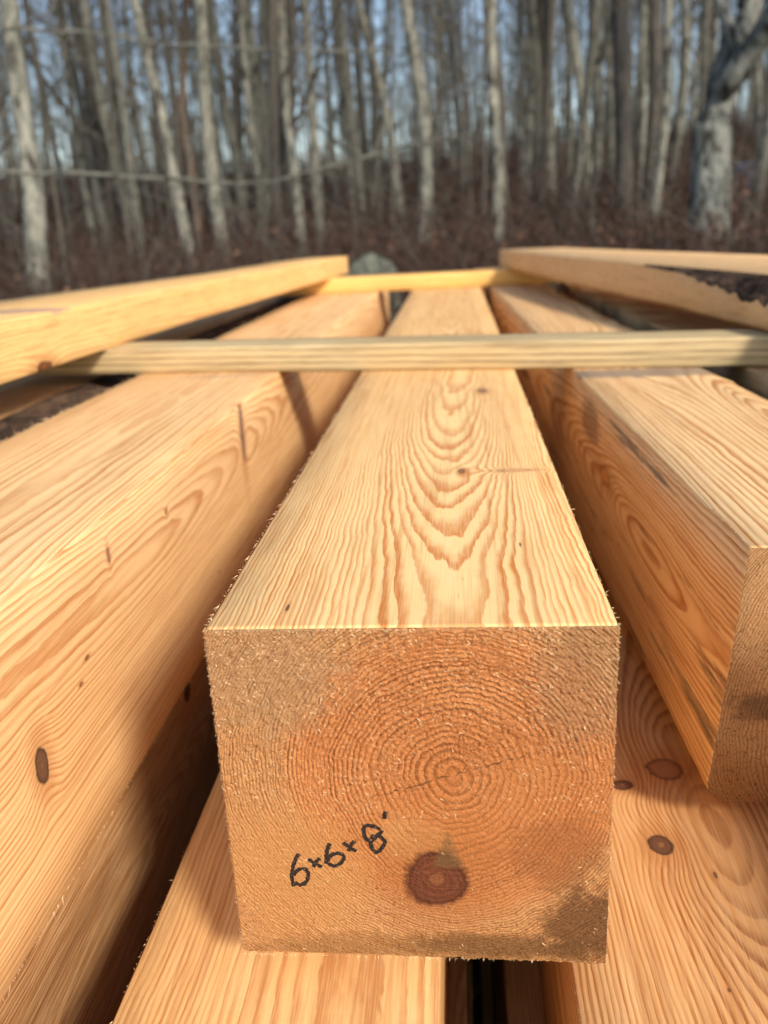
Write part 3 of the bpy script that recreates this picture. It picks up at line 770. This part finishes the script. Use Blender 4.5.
# prototypes for the crowd of trees behind
def proto_tree(seed, H, r, mat, sap=False):
    rng = random.Random(seed); mbt = MB(); S = []; p = Vector((0, 0, -.1)); lean = Vector((rng.gauss(0, .05), rng.gauss(0, .05), 1)).normalized(); L = .55
    while p.z < H:
        S.append(p.copy()); lean = (lean + Vector((rng.gauss(0, .03), rng.gauss(0, .03), .03))).normalized(); p = p + lean * L
    rad = [max(.004, r * (1 - .93 * s.z / H)) for s in S]
    mbt.tube(S, rad, 8 if not sap else 5)
    mbc = MB()
    for i, s in enumerate(S):
        h = s.z
        lo = .5 if sap else 1.5
        if h < lo: continue
        nb = (2 if sap else (1 if h < 3.5 else 2))
        for _ in range(nb):
            if not sap and h < 3.5 and rng.random() < .5: continue
            a = rng.uniform(0, 6.283); d = Vector((math.cos(a), math.sin(a), rng.uniform(.3, 1.3))).normalized()
            grow(mbc, s, d, (rng.uniform(.5, 1.2) if sap else rng.uniform(.8, 2.4) * (1 - .45 * h / H)), max(.004, rad[i] * .4), 1 if sap else 2, rng, 0, .0025)
    return mbt, mbc, mat
protos = []
for k, (H_, r_, mt) in enumerate([(13, .075, TM_grey), (14, .085, TM_pale), (11, .055, TM_grey), (15, .10, TM_dark), (12, .06, TM_pale), (13, .07, TM_dark), (12, .06, TM_grey)]):
    mbt, mbc, mt = proto_tree(200 + k, H_, r_, mt)
    e = empty('tree', (0, 0, 0), label='slender bare tree among the crowded trunks deeper in the wood', cat='tree', group='crowded trees deeper in the wood')
    mbt.build('trunk', [mt], e); mbc.build('crown', [TWIG], e); protos.append(e)
saps = []
for k in range(4):
    mbt, mbc, mt = proto_tree(300 + k, 4.5 + k * .5, .018, TWIG, True)
    e = empty('sapling', (0, 0, 0), label='thin twiggy sapling standing in the brush between the trees', cat='sapling', group='saplings in the brush')
    mbt.build('stem', [mt], e); mbc.build('twigs', [TWIG], e); saps.append(e)
rng = random.Random(4)
def scatter(pr, n, y0, y1, pw=1.0):
    for i in range(n):
        y = y0 + (y1 - y0) * rng.random() ** pw; D = y + .29
        px = rng.uniform(-210, 980); g_ = at_y(px, 222, y)
        x = g_.x
        if 715 < px < 770 and y < 14.5: x += 2.5
        src_ = pr[i % len(pr)]
        o = src_ if i < len(pr) else dup(src_, (0, 0, 0))
        o.location = (x, y, ter(x, y)); s_ = rng.uniform(.8, 1.15); o.scale = (s_, s_, s_)
        o.rotation_euler.z = rng.uniform(0, 6.28)
        for ch in o.children: pass
scatter(protos, 265, 10.5, 60, 1.0)
scatter(saps, 215, 7.5, 34, 1.1)

# far-off wood: nobody could count it
mb = MB()
for i in range(480):
    y = rng.uniform(60, 110); px = rng.uniform(-120, 890); x = at_y(px, 200, y).x; z = ter(x, y); H_ = rng.uniform(8, 13); dx = rng.gauss(0, .6)
    r_ = rng.uniform(.04, .12)
    mb.tube([(x, y, z), (x + dx * .5, y, z + H_ * .5), (x + dx, y, z + H_)], [r_, r_ * .7, .01], 3, 0, cap=False)
    for _ in range(9):
        h = rng.uniform(.25, .95); a = rng.uniform(0, 6.28); L = rng.uniform(1, 2.6)
        p = Vector((x + dx * h, y, z + H_ * h)); q = p + Vector((math.cos(a), math.sin(a) * .5, rng.uniform(.3, 1.2))) * L
        mb.tube([p, q], [.02, .006], 3, 0, cap=False)
        for _k in range(3):
            t = rng.uniform(.2, 1); s = p.lerp(q, t); mb.tube([s, s + Vector((rng.gauss(0, .6), rng.gauss(0, .3), rng.uniform(.1, .9)))], [.010, .004], 3, 0, cap=False)
tag(mb.build('far_wood', [TM_grey]), kind='stuff', label='far off bare wood reading as a grey brown mass', cat='far wood')

# undergrowth and leaves
LEAF = NT('dead_leaves'); oi = LEAF.t.nodes.new('ShaderNodeNewGeometry').outputs['Random Per Island']
LEAF = LEAF.fin(LEAF.mix(oi, (.045, .026, .019), (.14, .078, .052)), .9, None, .1)
mb = MB()
for i in range(6600):
    y = 4.5 + 42 * rng.random() ** 1.4; px = rng.uniform(-200, 970); x = at_y(px, 240, y).x
    if x * x < 1.2 and y < 5: continue
    z = ter(x, y); h = rng.uniform(.25, 1.1) * (1 if y > 9 else .7)
    for s in range(3):
        d = Vector((rng.gauss(0, .35), rng.gauss(0, .35), 1)).normalized()
        p = Vector((x, y, z)); pts = [p]
        for k in range(3): p = p + (d + Vector((rng.gauss(0, .2), rng.gauss(0, .2), 0))) * h / 3; pts.append(p.copy())
        mb.tube(pts, [.006, .005, .004, .002], 3, 0, cap=False)
        for _ in range(4):
            q = pts[1].lerp(pts[3], rng.random()); mb.leaf(q + Vector((rng.gauss(0, .08), rng.gauss(0, .08), rng.gauss(0, .06))), rng.uniform(.025, .06), 1)
        for _ in range(2):
            q = pts[1].lerp(pts[3], rng.random()); mb.tube([q, q + Vector((rng.gauss(0, .2), rng.gauss(0, .2), rng.uniform(.05, .3)))], [.003, .0015], 3, 0, cap=False)
BR = NT('brown_brush_bark'); p = BR.coord(); BR = BR.fin(BR.mix(BR.noise(p, 1.5, 2), (.035, .022, .018), (.10, .062, .045)), .9, None, .1)
for i in range(260):
    y = 3.6 + 14 * rng.random() ** 1.3; x = at_y(rng.uniform(-60, 830), 250, y).x; p = Vector((x, y, ter(x, y))); h = rng.uniform(.5, 1.5)
    if abs(x) < 1.2 and y < 4.6: continue
    d = Vector((rng.gauss(0, .5), rng.gauss(0, .3), 1)).normalized()
    grow(mb, p, d, h, .006, 1, rng, 2, .0022)
tag(mb.build('undergrowth', [BR, LEAF, TWIG]), kind='stuff', label='brown brush of bare stems and dead leaves under the trees', cat='undergrowth')
mb = MB()
for i in range(34000):
    y = -1 + 40 * rng.random() ** 1.5; x = at_y(rng.uniform(-250, 1020), 250, max(y, 3)).x
    mb.leaf((x, y, ter(x, y) + rng.uniform(.0, .06)), rng.uniform(.04, .08), 0)
tag(mb.build('fallen_leaves', [LEAF]), kind='stuff', label='brown fallen leaves on the ground of the wood', cat='leaves')

# lichen-grey boulder behind the far end of the stack
ROCK = NT('lichen_rock'); p = ROCK.coord(); n1 = ROCK.noise(p, 9, 5, .65); ROCK = ROCK.fin(ROCK.mix(ROCK.step(n1, .4, .65), (.10, .105, .08), (.17, .175, .135)), .9, ROCK.bump(n1, .8, .05), .1)
def blob(name, c, s, mat, seed, flat=0.0, sub=4):
    bm = bmesh.new(); bmesh.ops.create_icosphere(bm, subdivisions=sub, radius=1)
    for v in bm.verts:
        n_ = v.co.normalized(); k = 1 + .22 * noise.noise(n_ * 1.4 + Vector((seed, 0, 0))) + .07 * noise.noise(n_ * 5)
        q = n_ * k
        if q.z > .55: q.z = .55 + (q.z - .55) * .35
        v.co = Vector((q.x * s[0], q.y * s[1], q.z * s[2]))
    me = bpy.data.meshes.new(name); bm.to_mesh(me); bm.free(); me.materials.append(mat)
    for f_ in me.polygons: f_.use_smooth = True
    o = bpy.data.objects.new(name, me); C.objects.link(o); o.location = c; return o
pb = at_y(366, 263, 5.6)
gz = ter(pb.x, 5.6)
tag(blob('boulder', (pb.x, 5.75, gz + .10), (.24, .22, (pb.z - gz - .10) / .66), ROCK, 3.3), label='low lichen grey boulder behind the far end of the stack', cat='boulder')

# blue-grey tarpaulin thrown over a heap, between the mottled tree and the right edge
TARP = NT('blue_grey_tarp'); p = TARP.coord(); n1 = TARP.noise(p, 4, 3, .6); TARP = TARP.fin(TARP.mix(n1, (.17, .22, .31), (.24, .30, .40)), .5, TARP.bump(TARP.noise(p, 7, 3), .6, .05), .4)
Dy = 12.5
tp = at_y(750, 158, Dy); bl = at_y(722, 232, Dy); br = at_y(790, 232, Dy)
mb = MB(); nx_t = 24; ny_t = 14; gz = ter(tp.x, Dy)
ridge = Vector((tp.x, Dy, tp.z)); half = (br.x - bl.x) / 2 ; cx_t = (bl.x + br.x) / 2
for j in range(ny_t + 1):
    for i in range(nx_t + 1):
        u = i / nx_t * 2 - 1; v = j / ny_t
        z = (ridge.z - gz) * (1 - abs(u) ** 1.3) + .05 * nz(u * 3, v * 4, 1) + gz - .02
        mb.v.append(Vector((cx_t + u * half + .03 * nz(u * 4, v * 4, 7), Dy + v * 1.6 + .05 * nz(u * 3, v * 3, 4), z)))
for j in range(ny_t):
    for i in range(nx_t):
        q = j * (nx_t + 1) + i; mb.face((q, q + 1, q + nx_t + 2, q + nx_t + 1))
f0 = [i for i in range(nx_t + 1)]; mb.face(tuple(f0))
f1 = [ny_t * (nx_t + 1) + i for i in range(nx_t + 1)]; mb.face(tuple(f1[::-1]))
tag(mb.build('tarpaulin', [TARP], None, (cx_t, Dy, gz)), label='blue grey tarpaulin tented over a heap right of the mottled tree', cat='tarpaulin')

# ================================================================== light, camera, render
EL, PHI = R(34), R(54)            # elevation; azimuth swung from +x towards the camera side (-y)
w = bpy.data.worlds.new("World"); bpy.context.scene.world = w; w.use_nodes = True
nt = w.node_tree; sky = nt.nodes.new('ShaderNodeTexSky'); sky.sky_type = 'NISHITA'; sky.sun_disc = False
sky.sun_elevation = EL; sky.sun_rotation = math.pi / 2 + PHI; sky.air_density = 1.0; sky.dust_density = 1.2
nt.links.new(sky.outputs[0], nt.nodes['Background'].inputs[0]); nt.nodes['Background'].inputs[1].default_value = .15
sun = bpy.data.lights.new('sun', 'SUN'); sun.energy = 3.3; sun.angle = R(9); sun.color = (1, .92, .80)
so = bpy.data.objects.new('sun', sun); C.objects.link(so)
to_sun = Vector((math.cos(PHI) * math.cos(EL), -math.sin(PHI) * math.cos(EL), math.sin(EL)))
so.rotation_euler = to_sun.to_track_quat('Z', 'Y').to_euler(); so.location = (3, -2, 4)

cam = bpy.data.cameras.new('camera'); co = bpy.data.objects.new('camera', cam); C.objects.link(co)
Mx = Matrix(((ROT[0][0], -ROT[0][1], -ROT[0][2]), (ROT[1][0], -ROT[1][1], -ROT[1][2]), (ROT[2][0], -ROT[2][1], -ROT[2][2])))
co.matrix_world = Matrix.Translation(CAMP) @ Mx.to_4x4()
cam.sensor_fit = 'VERTICAL'; cam.sensor_height = 24.; cam.lens = F / 1024 * 24.
cam.clip_start = .01; cam.clip_end = 1500
cam.dof.use_dof = True; cam.dof.focus_distance = .37; cam.dof.aperture_fstop = cam.lens / 3.3
sc = bpy.context.scene; sc.camera = co
sc.view_settings.view_transform = 'Standard'; sc.view_settings.look = 'None'; sc.view_settings.exposure = .62; sc.view_settings.gamma = 1
sc.render.engine = 'CYCLES'; sc.cycles.use_denoising = True
sc.cycles.max_bounces = 8; sc.cycles.diffuse_bounces = 4
